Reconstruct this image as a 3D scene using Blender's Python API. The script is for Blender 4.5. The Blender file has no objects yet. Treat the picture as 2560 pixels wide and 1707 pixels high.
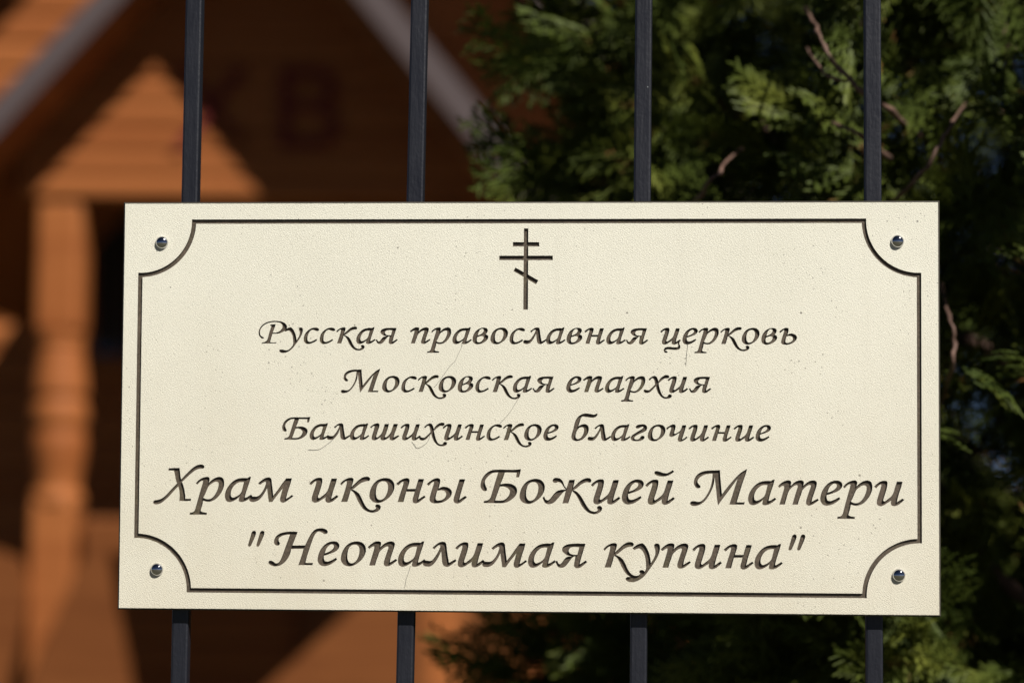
import bpy, bmesh, math, random
import numpy as np
from mathutils import Vector, Matrix, geometry

scene = bpy.context.scene
COL = scene.collection
random.seed(7)
rng = np.random.default_rng(11)

# ------------------------------------------------------------------ camera, sky, sun, exposure
F_PX = 100 / 36 * 2560                     # 100 mm lens, in photo pixels (2560 wide)
CAM_ROT = (1.63683728, -0.01546192, 0.07426299)
CAM_LOC = (0.14519029, -2.07070247, 1.50993562)
cam_d = bpy.data.cameras.new("camera")
cam = bpy.data.objects.new("camera", cam_d)
COL.objects.link(cam)
cam.location = CAM_LOC
cam.rotation_euler = CAM_ROT
cam_d.lens = 100
cam_d.sensor_width = 36
cam_d.clip_start = 0.05
cam_d.clip_end = 500
cam_d.dof.use_dof = True
cam_d.dof.focus_distance = 2.075
cam_d.dof.aperture_fstop = 4.3
cam_d.dof.aperture_blades = 0
scene.camera = cam

SUN_DIR = Vector((0.775, -1.0, 1.25)).normalized()     # towards the sun
SUN_EL = math.asin(SUN_DIR.z)
SUN_AZ = math.atan2(SUN_DIR.x, SUN_DIR.y)
world = bpy.data.worlds.new("World")
scene.world = world
world.use_nodes = True
wn = world.node_tree
sky = wn.nodes.new("ShaderNodeTexSky")
sky.sky_type = 'NISHITA'
sky.sun_disc = False
sky.sun_elevation = SUN_EL
sky.sun_rotation = SUN_AZ
bg = wn.nodes["Background"]
sky.air_density = 0.15
sky.dust_density = 0.1
bg.inputs["Strength"].default_value = 0.05
wn.links.new(sky.outputs[0], bg.inputs[0])

sun_d = bpy.data.lights.new("sun", 'SUN')
sun_d.energy = 5.0
sun_d.angle = math.radians(0.5)
sun_d.color = (1.0, 0.95, 0.87)
sun = bpy.data.objects.new("sun", sun_d)
COL.objects.link(sun)
sun.rotation_euler = SUN_DIR.to_track_quat('Z', 'Y').to_euler()
sun.location = (4, -5, 8)

scene.view_settings.view_transform = 'Standard'
scene.view_settings.look = 'None'
scene.view_settings.exposure = 0.20
scene.view_settings.gamma = 1.0

_R = np.array(cam.rotation_euler.to_matrix())
_C = np.array(CAM_LOC)


def at(px, py, Y):
    """point on the upright plane y = Y seen at (px, py) of the 2352 px wide measuring picture"""
    s = 2560 / 2352
    d = _R @ np.array([(px * s - 1280) / F_PX, (853.5 - py * s) / F_PX, -1.0])
    t = (Y - _C[1]) / d[1]
    return Vector(_C + t * d)


# ------------------------------------------------------------------ helpers
def obj(name, mesh, mat, parent=None, smooth=False):
    o = bpy.data.objects.new(name, mesh)
    COL.objects.link(o)
    if mat is not None and len(mesh.materials) == 0:
        mesh.materials.append(mat)
    if parent is not None:
        o.parent = parent
    if smooth:
        for p in mesh.polygons:
            p.use_smooth = True
    return o


def from_bm(name, bm, mat, parent=None, smooth=False):
    bmesh.ops.recalc_face_normals(bm, faces=bm.faces[:])
    me = bpy.data.meshes.new(name)
    bm.to_mesh(me)
    bm.free()
    return obj(name, me, mat, parent, smooth)


def empty(name, loc, label, cat, group=None):
    o = bpy.data.objects.new(name, None)
    COL.objects.link(o)
    o.location = loc
    o.empty_display_size = 0.1
    tag(o, label, cat, group)
    return o


def tag(o, label, cat, group=None):
    o["label"] = label
    o["category"] = cat
    if group:
        o["group"] = group


def add_box(bm, lo, hi, bevel=0.0, seg=2):
    r = bmesh.ops.create_cube(bm, size=1.0)
    vs = r["verts"]
    for v in vs:
        v.co = Vector((lo[i] + (v.co[i] + 0.5) * (hi[i] - lo[i]) for i in range(3)))
    if bevel > 0:
        es = list({e for v in vs for e in v.link_edges})
        bmesh.ops.bevel(bm, geom=es, offset=bevel, segments=seg, affect='EDGES', profile=0.5)


def add_prism(bm, pts, y0, y1, bevel=0.0):
    """polygon in x,z extruded from y0 to y1"""
    a = [bm.verts.new((p[0], y0, p[1])) for p in pts]
    b = [bm.verts.new((p[0], y1, p[1])) for p in pts]
    fs = [bm.faces.new(a), bm.faces.new(b[::-1])]
    n = len(pts)
    for i in range(n):
        fs.append(bm.faces.new((a[i], b[i], b[(i + 1) % n], a[(i + 1) % n])))
    if bevel > 0:
        es = list({e for f in fs for e in f.edges})
        bmesh.ops.bevel(bm, geom=es, offset=bevel, segments=2, affect='EDGES', profile=0.5)


def add_tube(bm, pts, rads, n=8):
    pts = [Vector(p) for p in pts]
    rings = []
    for i, p in enumerate(pts):
        d = (pts[min(i + 1, len(pts) - 1)] - pts[max(i - 1, 0)]).normalized()
        a = d.cross(Vector((0.3, 0.9, 0.2)))
        if a.length < 1e-3:
            a = d.cross(Vector((1, 0, 0)))
        a.normalize()
        b = d.cross(a)
        rings.append([bm.verts.new(p + (a * math.cos(2 * math.pi * k / n) + b * math.sin(2 * math.pi * k / n)) * rads[i]) for k in range(n)])
    for r0, r1 in zip(rings, rings[1:]):
        for k in range(n):
            bm.faces.new((r0[k], r0[(k + 1) % n], r1[(k + 1) % n], r1[k]))
    bm.faces.new(rings[0][::-1])
    bm.faces.new(rings[-1])


def add_lathe(bm, cx, cy, prof, n=32):
    rings = []
    for r, z in prof:
        rings.append([bm.verts.new((cx + r * math.cos(2 * math.pi * k / n), cy + r * math.sin(2 * math.pi * k / n), z)) for k in range(n)])
    for r0, r1 in zip(rings, rings[1:]):
        for k in range(n):
            bm.faces.new((r0[k], r0[(k + 1) % n], r1[(k + 1) % n], r1[k]))
    bm.faces.new(rings[0][::-1])
    bm.faces.new(rings[-1])


# ------------------------------------------------------------------ materials
class Mat:
    def __init__(self, name):
        self.m = bpy.data.materials.new(name)
        self.m.use_nodes = True
        self.t = self.m.node_tree
        self.b = self.t.nodes["Principled BSDF"]
        self.coord = None

    def n(self, kind, **kw):
        nd = self.t.nodes.new(kind)
        for k, v in kw.items():
            if k in nd.inputs:
                nd.inputs[k].default_value = v
            else:
                setattr(nd, k, v)
        return nd

    def l(self, a, b):
        self.t.links.new(a, b)

    def oc(self):
        if self.coord is None:
            self.coord = self.n("ShaderNodeTexCoord")
        return self.coord.outputs["Object"]

    def mapping(self, scale=(1, 1, 1), rot=(0, 0, 0), loc=(0, 0, 0)):
        mp = self.n("ShaderNodeMapping")
        mp.inputs["Scale"].default_value = scale
        mp.inputs["Rotation"].default_value = rot
        mp.inputs["Location"].default_value = loc
        self.l(self.oc(), mp.inputs["Vector"])
        return mp.outputs[0]

    def noise(self, vec, scale, detail=2.0, rough=0.5, dist=0.0):
        nd = self.n("ShaderNodeTexNoise")
        nd.inputs["Scale"].default_value = scale
        nd.inputs["Detail"].default_value = detail
        nd.inputs["Roughness"].default_value = rough
        nd.inputs["Distortion"].default_value = dist
        self.l(vec, nd.inputs["Vector"])
        return nd.outputs["Fac"]

    def ramp(self, fac, stops, interp='LINEAR'):
        r = self.n("ShaderNodeValToRGB")
        r.color_ramp.interpolation = interp
        els = r.color_ramp.elements
        while len(els) < len(stops):
            els.new(0.5)
        for e, (p, c) in zip(els, stops):
            e.position = p
            e.color = (*c, 1) if len(c) == 3 else c
        self.l(fac, r.inputs[0])
        return r.outputs[0]

    def mix(self, fac, a, b, mode='MIX'):
        m = self.n("ShaderNodeMix", data_type='RGBA', blend_type=mode)
        for sock, v in ((m.inputs["Factor"], fac), (m.inputs[6], a), (m.inputs[7], b)):
            if isinstance(v, (int, float)):
                sock.default_value = v
            elif isinstance(v, tuple):
                sock.default_value = (*v, 1)
            else:
                self.l(v, sock)
        return m.outputs[2]

    def math(self, op, a, b=0.0):
        m = self.n("ShaderNodeMath", operation=op)
        for sock, v in ((m.inputs[0], a), (m.inputs[1], b)):
            if isinstance(v, (int, float)):
                sock.default_value = v
            else:
                self.l(v, sock)
        return m.outputs[0]

    def color(self, c):
        if isinstance(c, tuple):
            self.b.inputs["Base Color"].default_value = (*c, 1)
        else:
            self.l(c, self.b.inputs["Base Color"])

    def rough(self, v):
        if isinstance(v, (int, float)):
            self.b.inputs["Roughness"].default_value = v
        else:
            self.l(v, self.b.inputs["Roughness"])

    def bump(self, h, dist, strength=1.0, normal=None):
        bp = self.n("ShaderNodeBump")
        bp.inputs["Strength"].default_value = strength
        bp.inputs["Distance"].default_value = dist
        self.l(h, bp.inputs["Height"])
        if normal is not None:
            self.l(normal, bp.inputs["Normal"])
        self.l(bp.outputs[0], self.b.inputs["Normal"])
        return bp.outputs[0]


def mat_plate():
    M = Mat("cream_plate")
    v = M.mapping()
    # orange-peel coating with a slight diagonal grain
    vd = M.mapping(scale=(1, 1, 2.2), rot=(0, math.radians(40), 0))
    peel = M.noise(vd, 900, 2.0, 0.6)
    grain = M.noise(v, 1500, 1.0, 0.5)
    h = M.math('ADD', peel, M.math('MULTIPLY', grain, 0.35))
    M.bump(h, 0.0006, 0.85)
    big = M.noise(v, 7, 3, 0.6)
    base = M.mix(M.ramp(big, [(0.35, (0, 0, 0)), (0.7, (1, 1, 1))]), (0.80, 0.782, 0.665), (0.85, 0.832, 0.715))
    # greyer colour in the pits of the coating
    fine = M.ramp(grain, [(0.28, (1, 1, 1)), (0.42, (0, 0, 0))])
    base = M.mix(M.math('MULTIPLY', fine, 0.55), base, (0.42, 0.41, 0.38))
    # fly specks: small dark dots of two sizes, more of them to the left
    vor = M.n("ShaderNodeTexVoronoi", feature='F1')
    vor.inputs["Scale"].default_value = 95
    M.l(v, vor.inputs["Vector"])
    sep = M.n("ShaderNodeSeparateColor")
    M.l(vor.outputs["Color"], sep.inputs[0])
    rad = M.math('MULTIPLY', M.math('POWER', sep.outputs[0], 6.0), 0.085)
    dot = M.math('LESS_THAN', vor.outputs["Distance"], rad)
    vor2 = M.n("ShaderNodeTexVoronoi", feature='F1')
    vor2.inputs["Scale"].default_value = 330
    M.l(v, vor2.inputs["Vector"])
    sep2 = M.n("ShaderNodeSeparateColor")
    M.l(vor2.outputs["Color"], sep2.inputs[0])
    patch = M.ramp(M.noise(v, 16, 2, 0.6), [(0.40, (0.1, 0.1, 0.1)), (0.66, (1, 1, 1))])
    rad2 = M.math('MULTIPLY', M.math('MULTIPLY', M.math('POWER', sep2.outputs[1], 2.5), 0.20), patch)
    dot2 = M.math('LESS_THAN', vor2.outputs["Distance"], rad2)
    base = M.mix(M.math('MULTIPLY', dot2, 0.6), base, (0.09, 0.08, 0.07))
    base = M.mix(M.math('MULTIPLY', dot, 0.65), base, (0.05, 0.045, 0.04))
    # sheen fading downwards, painted as a mottled tan tint; plus old rain runs
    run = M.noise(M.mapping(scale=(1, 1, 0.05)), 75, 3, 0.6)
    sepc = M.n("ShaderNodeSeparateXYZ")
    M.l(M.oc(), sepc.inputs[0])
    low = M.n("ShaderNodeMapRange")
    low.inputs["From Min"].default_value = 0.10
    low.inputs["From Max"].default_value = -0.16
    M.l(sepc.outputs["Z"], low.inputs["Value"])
    sheen_fade = M.math('MULTIPLY', low.outputs[0], M.ramp(M.noise(v, 11, 4, 0.6), [(0.25, (0.35, 0.35, 0.35)), (0.7, (1, 1, 1))]))
    sheen_fade = M.math('MULTIPLY', sheen_fade, M.ramp(run, [(0.3, (0.75, 0.75, 0.75)), (0.65, (1, 1, 1))]))
    base = M.mix(M.math('MULTIPLY', sheen_fade, 0.52), base, (0.63, 0.545, 0.395))
    streak = M.ramp(run, [(0.60, (0, 0, 0)), (0.78, (1, 1, 1))])
    base = M.mix(M.math('MULTIPLY', streak, 0.09), base, (0.45, 0.41, 0.33))
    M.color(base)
    M.rough(0.42)
    M.b.inputs["Specular IOR Level"].default_value = 0.4
    return M.m


def mat_core():
    M = Mat("brown_core")
    v = M.mapping()
    a = M.noise(v, 60, 4, 0.65)
    c = M.ramp(a, [(0.30, (0.050, 0.040, 0.024)), (0.52, (0.084, 0.065, 0.043)), (0.72, (0.130, 0.094, 0.070))])
    moss = M.ramp(M.noise(v, 38, 3, 0.6), [(0.56, (0, 0, 0)), (0.70, (1, 1, 1))])
    c = M.mix(M.math('MULTIPLY', moss, 0.55), c, (0.125, 0.120, 0.038))
    g = M.noise(v, 900, 2, 0.6)
    c = M.mix(0.5, c, M.ramp(g, [(0.3, (0.03, 0.024, 0.017)), (0.7, (0.17, 0.13, 0.095))]))
    M.color(c)
    M.rough(0.6)
    M.bump(g, 0.0006, 0.5)
    return M.m


def mat_simple(name, c, rough=0.5, metal=0.0, spec=0.5):
    M = Mat(name)
    M.color(c)
    M.rough(rough)
    M.b.inputs["Metallic"].default_value = metal
    M.b.inputs["Specular IOR Level"].default_value = spec
    return M


def mat_paint():
    M = Mat("black_fence_paint")
    v = M.mapping()
    c = M.mix(M.ramp(M.noise(v, 30, 4, 0.6), [(0.3, (0, 0, 0)), (0.7, (1, 1, 1))]), (0.0095, 0.0105, 0.0170), (0.0150, 0.0160, 0.0225))
    chip = M.ramp(M.noise(v, 260, 2, 0.5), [(0.80, (0, 0, 0)), (0.81, (1, 1, 1))])
    M.color(M.mix(chip, c, (0.30, 0.32, 0.33)))
    M.rough(0.42)
    lump = M.noise(M.mapping(scale=(1, 1, 0.6)), 330, 3, 0.6)
    run = M.noise(M.mapping(scale=(1, 1, 0.12)), 240, 2, 0.5)
    M.bump(M.math('ADD', M.math('MULTIPLY', lump, 0.7), run), 0.0012, 0.38)
    return M.m


def mat_wood(name, c0, c1, plank=0.0, rough=0.6):
    """stained boards; plank > 0 gives horizontal cladding of that height with shadow gaps modelled as bump"""
    M = Mat(name)
    v = M.mapping(scale=(0.7, 0.7, 9))
    g = M.noise(v, 6, 5, 0.65, 0.6)
    c = M.mix(M.ramp(g, [(0.3, (0, 0, 0)), (0.7, (1, 1, 1))]), c0, c1)
    bd = M.noise(M.mapping(scale=(0.5, 0.5, 8.0)), 1.6, 1, 0.5)
    c = M.mix(M.ramp(bd, [(0.35, (0, 0, 0)), (0.65, (0.55, 0.55, 0.55))]), c, tuple(x * y for x, y in zip(c0, (0.72, 0.62, 0.55))))
    fl = M.noise(M.mapping(scale=(1, 1, 1)), 1.7, 3, 0.5)
    c = M.mix(M.math('MULTIPLY', fl, 0.35), c, tuple(x * 0.7 for x in c0))
    M.color(c)
    M.rough(rough)
    M.b.inputs["Specular IOR Level"].default_value = 0.2
    M.bump(g, 0.002, 0.4)
    return M.m


M_PLATE = mat_plate()
M_CORE = mat_core()
M_EDGE = mat_simple("plate_edge", (0.060, 0.054, 0.042), 0.5).m
M_STEEL = mat_simple("polished_steel", (0.62, 0.62, 0.64), 0.07, 1.0).m
M_PAINT = mat_paint()
M_THREAD = mat_simple("cobweb_thread", (0.06, 0.055, 0.05), 0.7).m
M_STRIP = mat_simple("mounting_strip", (0.05, 0.05, 0.05), 0.5).m

# ------------------------------------------------------------------ the sign
PLATE_W, PLATE_H = 0.600, 0.3004
ROLL = math.radians(0.5)                    # the plate hangs half a degree out of true
ORIGIN = (0.0, 0.0, 1.6)
CR, SR = math.cos(ROLL), math.sin(ROLL)


def uv(x, y):
    """photo pixel (2560 wide) -> plate coordinates in mm, measured from its centre"""
    p = at(x * 2352 / 2560, y * 2352 / 2560, 0.0)
    X, Z = p.x, p.z - ORIGIN[2]
    return np.array([(X * CR + Z * SR) * 1000, (-X * SR + Z * CR) * 1000])


BASE = {1: (858.2, 0.0016, 660), 2: (979.4, 0.0019, 930), 3: (1097.9, 0.0038, 720), 4: (1251.6, 0.0061, 460), 5: (1411.9, 0.0076, 750)}


def base_y(line, x):
    y0, k, x0 = BASE[line]
    return y0 + k * (x - x0)


# letter outlines of an engraved chancery italic; each loop in eighths of a photo pixel from the glyph's own corner,
# '*' marks a sharp point. (corner x, corner y, line it was measured on, reference x, cut size, outlines, counters)
G = {}


def glyph(ch, ox, oy, line, ref, size, outs, holes=()):
    G[ch] = (ox, oy, line, ref, size, outs, holes)


glyph('Х', 370, 1140, 4, 383, 'L', ["412,240* 632,232* 640,300 650,400 664,462* 720,400 800,320 890,235 980,180 1060,163 1112,178 1130,212 1106,244 1040,248 960,275 880,330 790,410 682,512* 708,590 732,690 745,780 748,850* 862,848* 855,893* 625,895* 632,800 628,700 605,600* 520,690 430,790 340,875 260,935 180,962 122,955 103,920 125,885 200,868 270,845 350,785 450,680 540,585 580,545* 558,470 538,370 520,287* 410,287*"])
glyph('р', 370, 1140, 4, 489.4, 'L', ["955,540* 1010,480 1080,435 1150,412 1210,415 1232,442 1228,490 1216,530* 1280,470 1360,425 1440,412 1500,440 1522,505 1520,590 1485,690 1420,790 1340,865 1250,905 1180,908 1103,890* 1085,980 1060,1060 1055,1090 1085,1112 1180,1130* 1172,1168* 832,1166* 842,1125* 900,1115 935,1080 955,1020 1010,820 1060,650 1095,530 1098,497 1075,490 1030,520 988,567*"],
      ["1105,828* 1150,850 1210,858 1270,840 1330,780 1385,680 1410,590 1408,532 1375,510 1330,515 1270,550 1215,598 1185,655 1150,740 1120,800"])
glyph('а', 1730, 1290, 5, 1953.1, 'L', ["1785,548* 1760,640 1720,760 1685,870 1660,975* 1700,965 1750,935 1785,908* 1818,938* 1770,980 1700,1030 1630,1058 1570,1060 1537,1040 1540,1000 1550,957* 1490,1005 1420,1045 1350,1062 1290,1045 1257,990 1250,920 1270,830 1320,740 1390,660 1470,605 1560,578 1650,572 1715,576* 1740,552*"],
      ["1640,657* 1595,656 1540,662 1490,685 1430,740 1390,810 1372,880 1378,942 1410,970 1450,965 1510,935 1565,890 1592,845 1615,760"])
glyph('м', 640, 1140, 4, 729.4, 'L', ["42,540* 100,490 180,437 258,422 303,445 320,560 335,680 347,785* 430,680 520,550 605,440* 718,440* 690,550 640,700 600,850* 660,815 715,770* 748,800* 680,850 600,905 540,928 495,910 480,860 500,770 535,640* 480,710 400,810 325,915* 257,915* 240,800 220,640* 180,720 120,810 50,880 -20,908 -80,912 -125,895 -138,865 -125,830 -95,803 -45,803 5,805 50,790 100,745 150,670 185,590 200,525 185,510 140,528 80,572*"])
glyph('и', 640, 1140, 4, 773.1, 'L', ["1065,545* 1120,490 1200,440 1270,427 1320,442 1328,490 1310,590 1270,720 1242,820 1262,835 1330,790 1400,730 1440,660 1475,550 1510,445* 1622,445* 1590,560 1540,710 1505,850* 1560,815 1615,775* 1650,805* 1590,860 1520,910 1450,930 1400,912 1385,865 1395,820* 1320,865 1250,910 1175,928 1122,900 1115,835 1140,740 1180,620 1205,530 1200,502 1170,513 1105,577*"])
glyph('й', 640, 1140, 4, 773.1, 'L', [G['и'][5][0], "1248,285 1280,260 1340,269 1420,294 1490,304 1550,279 1610,242* 1640,272* 1570,324 1490,359 1400,369 1310,354 1260,324"])
glyph('к', 640, 1140, 4, 850, 'L', ["1680,550* 1740,490 1830,440 1910,428 1950,452 1937,530 1912,610* 1980,545 2060,470 2140,420 2210,407 2262,417 2283,455 2262,493 2200,500 2120,525 2040,580 1960,645 1922,660* 1990,690 2060,745 2110,830 2160,940 2220,1030 2285,1070 2345,1073 2390,1052 2402,1030 2384,1005 2400,968 2445,960 2490,990 2487,1048 2430,1105 2330,1128 2230,1108 2130,1040 2050,920 1990,790 1945,720 1893,680* 1870,770 1825,912* 1702,912* 1740,800 1790,640 1815,530 1812,500 1785,507 1705,582*"])
glyph('о', 1180, 1140, 4, 1299, 'L', ["1290,450 1380,475 1440,540 1457,620 1435,720 1370,820 1280,895 1180,945 1090,950 1000,910 955,840 955,750 985,650 1040,560 1120,490 1205,458"],
      ["1260,520 1305,550 1325,610 1320,700 1290,790 1240,860 1180,888 1130,880 1095,830 1083,760 1090,670 1120,580 1170,530 1220,517"])
glyph('н', 900, 1140, 4, 990.25, 'L', ["722,550* 800,485 880,445 950,437 990,462 985,530 962,600 945,652* 1110,652* 1140,550 1170,455* 1282,455* 1245,580 1200,720 1165,862* 1230,820 1285,783* 1313,815* 1250,865 1170,925 1110,943 1062,925 1050,870 1075,780 1093,708* 925,708* 900,800 868,917* 752,917* 790,790 840,640 868,540 862,507 830,525 765,585*"])
SOFT = "1335,552* 1400,500 1480,450 1560,437 1602,462 1600,530 1572,645* 1630,615 1700,608 1780,635 1832,690 1830,770 1780,840 1690,905 1580,938 1480,940 1412,915 1390,860 1410,760 1450,630 1478,540 1473,509 1440,525 1370,592*"
SOFTC = "1545,690* 1620,680 1690,697 1722,750 1710,810 1660,860 1590,882 1535,880 1513,850 1523,770"
glyph('ь', 900, 1140, 4, 1066.9, 'L', [SOFT], [SOFTC])
glyph('ы', 900, 1140, 4, 1066.9, 'L', [SOFT, "1990,458* 2105,458* 2065,580 2020,730 1985,872* 2050,825 2105,790* 2138,822* 2080,870 2000,930 1935,945 1882,920 1870,865 1895,770 1950,590"], [SOFTC])
glyph('Б', 1180, 1140, 4, 1201.25, 'L', ["980,255* 962,340 940,422* 882,420* 895,328* 760,325 655,325* 622,430 570,557* 650,545 740,545 830,572 890,630 903,700 870,790 790,865 690,920 590,937 480,938 230,935* 240,892* 310,880 360,840 400,730 450,560 500,400 525,325* 460,325 400,342 330,395 270,470 258,530 278,600 300,650 290,690 240,695 195,660 170,600 180,510 225,410 300,330 390,282 490,268 620,266 760,270 880,268"],
      ["560,605* 640,607 710,637 755,690 750,750 700,830 630,875 560,885 462,882* 490,800 530,690"])
glyph('ж', 1180, 1140, 4, 1389, 'L', ["1945,472* 2058,470* 2025,627* 2080,570 2150,505 2230,455 2310,434 2368,445 2388,488 2365,525 2290,520 2230,537 2150,590 2080,650 2030,676* 2090,705 2160,770 2230,880 2300,1000 2360,1075 2430,1105 2490,1098 2518,1070 2497,1035 2520,997 2570,993 2603,1030 2590,1085 2540,1130 2460,1157 2370,1145 2280,1090 2200,1000 2140,880 2090,790 2050,740 2003,697* 1970,800 1925,940* 1808,940* 1845,810 1873,692* 1830,715 1780,770 1720,840 1650,915 1580,952 1510,958 1462,935 1430,880 1408,825* 1445,803* 1470,860 1510,880 1560,850 1630,760 1710,690 1790,668 1878,664* 1850,640 1810,575 1770,530 1720,518 1670,532 1625,520 1612,480 1640,440 1700,430 1770,450 1820,510 1850,590 1888,645* 1912,575"])
glyph('е', 1440, 1140, 4, 1554.75, 'L', ["1290,792* 1313,828* 1240,890 1140,945 1040,963 960,935 918,860 925,760 965,650 1030,560 1120,490 1220,462 1310,477 1355,530 1345,600 1290,660 1200,705 1110,735 1042,757* 1045,820 1070,862 1120,870 1200,842"],
      ["1060,705* 1140,675 1210,630 1245,580 1235,537 1195,525 1140,555 1095,610"])
glyph('М', 1710, 1140, 4, 1725.25, 'L', ["122,930 150,902 200,895 260,908 310,908 360,885 430,810 500,690 545,560 565,440 572,347* 500,350 400,374 310,430 272,490 280,540 325,592 328,622 290,642 240,625 203,570 198,500 230,410 300,340 400,298 500,285 600,282 720,277* 725,380 740,560 760,762* 850,640 950,520 1060,400 1150,320 1265,250* 1230,370 1180,510 1120,700 1055,920* 1215,922* 1200,966* 905,966* 960,800 1010,640 1070,450* 990,560 880,710 780,840 680,982* 660,850 640,650 613,420* 595,560 560,660 500,780 420,890 330,960 240,992 170,992 130,970"])
glyph('т', 1980, 1140, 4, 1945, 'L', ["-280,598* -210,530 -120,487 -50,482 -20,507 -18,545 -27,592* 45,525 110,490 180,480 230,500 238,540 224,588* 300,525 380,485 450,484 493,512 490,590 450,720 410,835 393,912* 460,875 515,845* 537,880* 460,935 390,975 330,987 287,960 282,900 310,800 350,680 376,602 368,575 320,582 260,625 210,680 180,770 150,850 115,968* 5,968* 40,850 85,700 113,607 105,580 60,584 0,625 -55,685 -90,770 -115,860 -145,966* -252,966* -218,850 -180,720 -157,630 -163,600 -190,592 -255,632*"])
glyph('п', 880, 1290, 5, 919, 'L', ["312,615* 380,555 460,505 530,497 578,512 582,555 566,615* 640,550 730,505 810,502 856,535 850,600 815,710 775,830 757,922* 820,885 878,848* 905,880* 830,940 760,985 690,1000 642,975 637,915 665,820 705,700 728,627 718,600 670,612 610,652 550,717 520,800 490,880 460,982* 343,982* 380,860 425,710 445,627 438,600 410,607 342,652*"])
glyph('л', 880, 1290, 5, 1081, 'L', ["1608,625* 1680,565 1760,515 1830,508 1874,527 1890,590 1905,720 1925,840 1940,927* 2000,895 2065,855* 2092,888* 2020,945 1940,1000 1880,1008 1832,985 1805,930 1795,830 1783,700* 1740,790 1690,880 1630,955 1560,1000 1490,1003 1435,985 1415,945 1425,903 1455,882 1510,885 1560,890 1600,878 1650,820 1710,730 1750,650 1766,592 1745,577 1710,595 1645,662*"])
glyph('я', 1170, 1290, 5, 1464, 'L', ["2352,548* 2310,680 2265,830 2233,957* 2290,925 2350,880* 2385,912* 2300,985 2230,1030 2162,1035 2122,1000 2125,930 2148,797* 2100,815 2050,870 1990,950 1930,1010 1860,1030 1802,1010 1765,950 1745,900* 1785,885* 1810,940 1840,955 1880,920 1940,840 1990,808 2075,798* 2000,785 1932,745 1884,690 1890,627 1950,575 2050,549 2180,543"],
      ["2225,617* 2120,613 2050,627 2013,680 2030,730 2080,760 2187,768*"])
glyph('у', 1460, 1290, 5, 1650, 'L', ["970,635* 1040,580 1110,547 1165,538 1205,562 1260,640 1310,760 1330,860 1338,932* 1390,850 1425,760 1425,680 1405,610 1407,562 1450,542 1500,555 1520,610 1510,700 1470,810 1400,930 1310,1060 1220,1180 1110,1270 1000,1312 900,1310 847,1285 835,1240 865,1212 930,1212 1010,1233 1075,1232 1140,1190 1205,1120 1238,1050 1240,980 1230,860 1205,760 1160,682 1112,645 1060,648 1003,674*"])
glyph('Н', 600, 1290, 5, 671, 'L', ["1155,308* 1120,400 1085,490 1050,582* 1303,579* 1330,520 1380,420 1440,322 1510,260 1590,238 1680,243 1740,277 1755,312 1735,345 1690,353 1630,320 1580,302 1532,322 1480,400 1430,530 1380,680 1340,800 1308,930* 1460,930* 1450,975* 1165,975* 1200,880 1240,760 1270,647* 1025,652* 1005,740 950,850 880,930 790,985 700,1000 620,980 572,940 575,897 615,882 660,900 720,940 770,925 815,860 860,750 910,610 960,480 1000,362* 920,370 830,397 777,442 775,490 798,545 770,582 715,575 682,530 685,470 730,390 810,337 910,312 1030,303"])
Q1 = "240,312 275,288 315,302 320,340 290,430 245,530 210,597 177,605 160,585 175,520 205,420"
Q2 = "408,312 443,288 483,302 488,340 458,430 413,530 378,597 345,605 328,585 343,520 373,420"
glyph('"', 600, 1290, 5, 620, 'L', [Q1, Q2])
glyph('Р', 630, 740, 1, 646.25, 'S', ["240,830 225,850 188,845 150,805 131,745 145,665 195,590 280,530 390,500 500,497 600,512 670,552 700,605 688,660 640,705 560,742 480,756 412,750* 390,820 362,920* 430,928 487,922* 480,945* 340,948 195,948* 200,928* 260,913 302,880 332,780 365,670 388,607* 360,587* 365,570* 476,560* 450,640 415,730* 480,729 550,703 600,650 610,592 570,542 500,523 400,526 300,550 220,600 170,670 160,740 180,795"])
glyph('с', 630, 740, 1, 759.4, 'S', ["1285,858* 1305,882* 1240,925 1160,955 1090,957 1042,912 1035,840 1065,750 1130,680 1210,637 1290,632 1335,655 1340,687 1310,702 1260,690 1215,675 1172,692 1130,752 1110,830 1115,890 1150,915 1210,900"])
glyph('в', 1710, 740, 1, 1903.1, 'S', ["1812,775* 1850,790 1865,827 1845,880 1780,935 1700,968 1620,972 1562,937 1545,870 1565,780 1620,700 1700,650 1780,638 1837,655 1855,692 1840,737"],
      ["1650,797* 1720,765 1765,720 1770,682 1735,662 1697,682 1668,730", "1640,832* 1720,806 1763,817 1770,850 1740,900 1690,930 1647,925 1632,885"])
glyph('ц', 640, 1140, 4, 773.1, 'L', [G['и'][5][0], "1615,850 1600,905 1628,960 1628,1020 1585,1072 1490,1088 1345,1074 1250,1074 1208,1102 1235,1116 1276,1138 1257,1166 1200,1170 1165,1130 1165,1066 1215,1008 1320,994 1450,1008 1550,1000 1572,965 1556,890* 1580,840*"])
glyph('х', 960, 1000, 3, 1059.75, 'S', ["798,535* 860,485 920,463 960,482 985,530 997,572* 1040,510 1110,460 1170,447 1208,465 1210,495 1180,515 1130,515 1070,550 1000,612* 1015,690 1050,800 1090,865 1140,885 1178,870 1190,845 1220,830 1255,845 1258,880 1220,910 1150,922 1080,905 1010,840 965,750 945,672* 890,730 840,780 780,805 722,795 703,760 720,735 760,745 800,750 850,715 930,637* 918,570 903,527 875,512 822,560*"])
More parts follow.
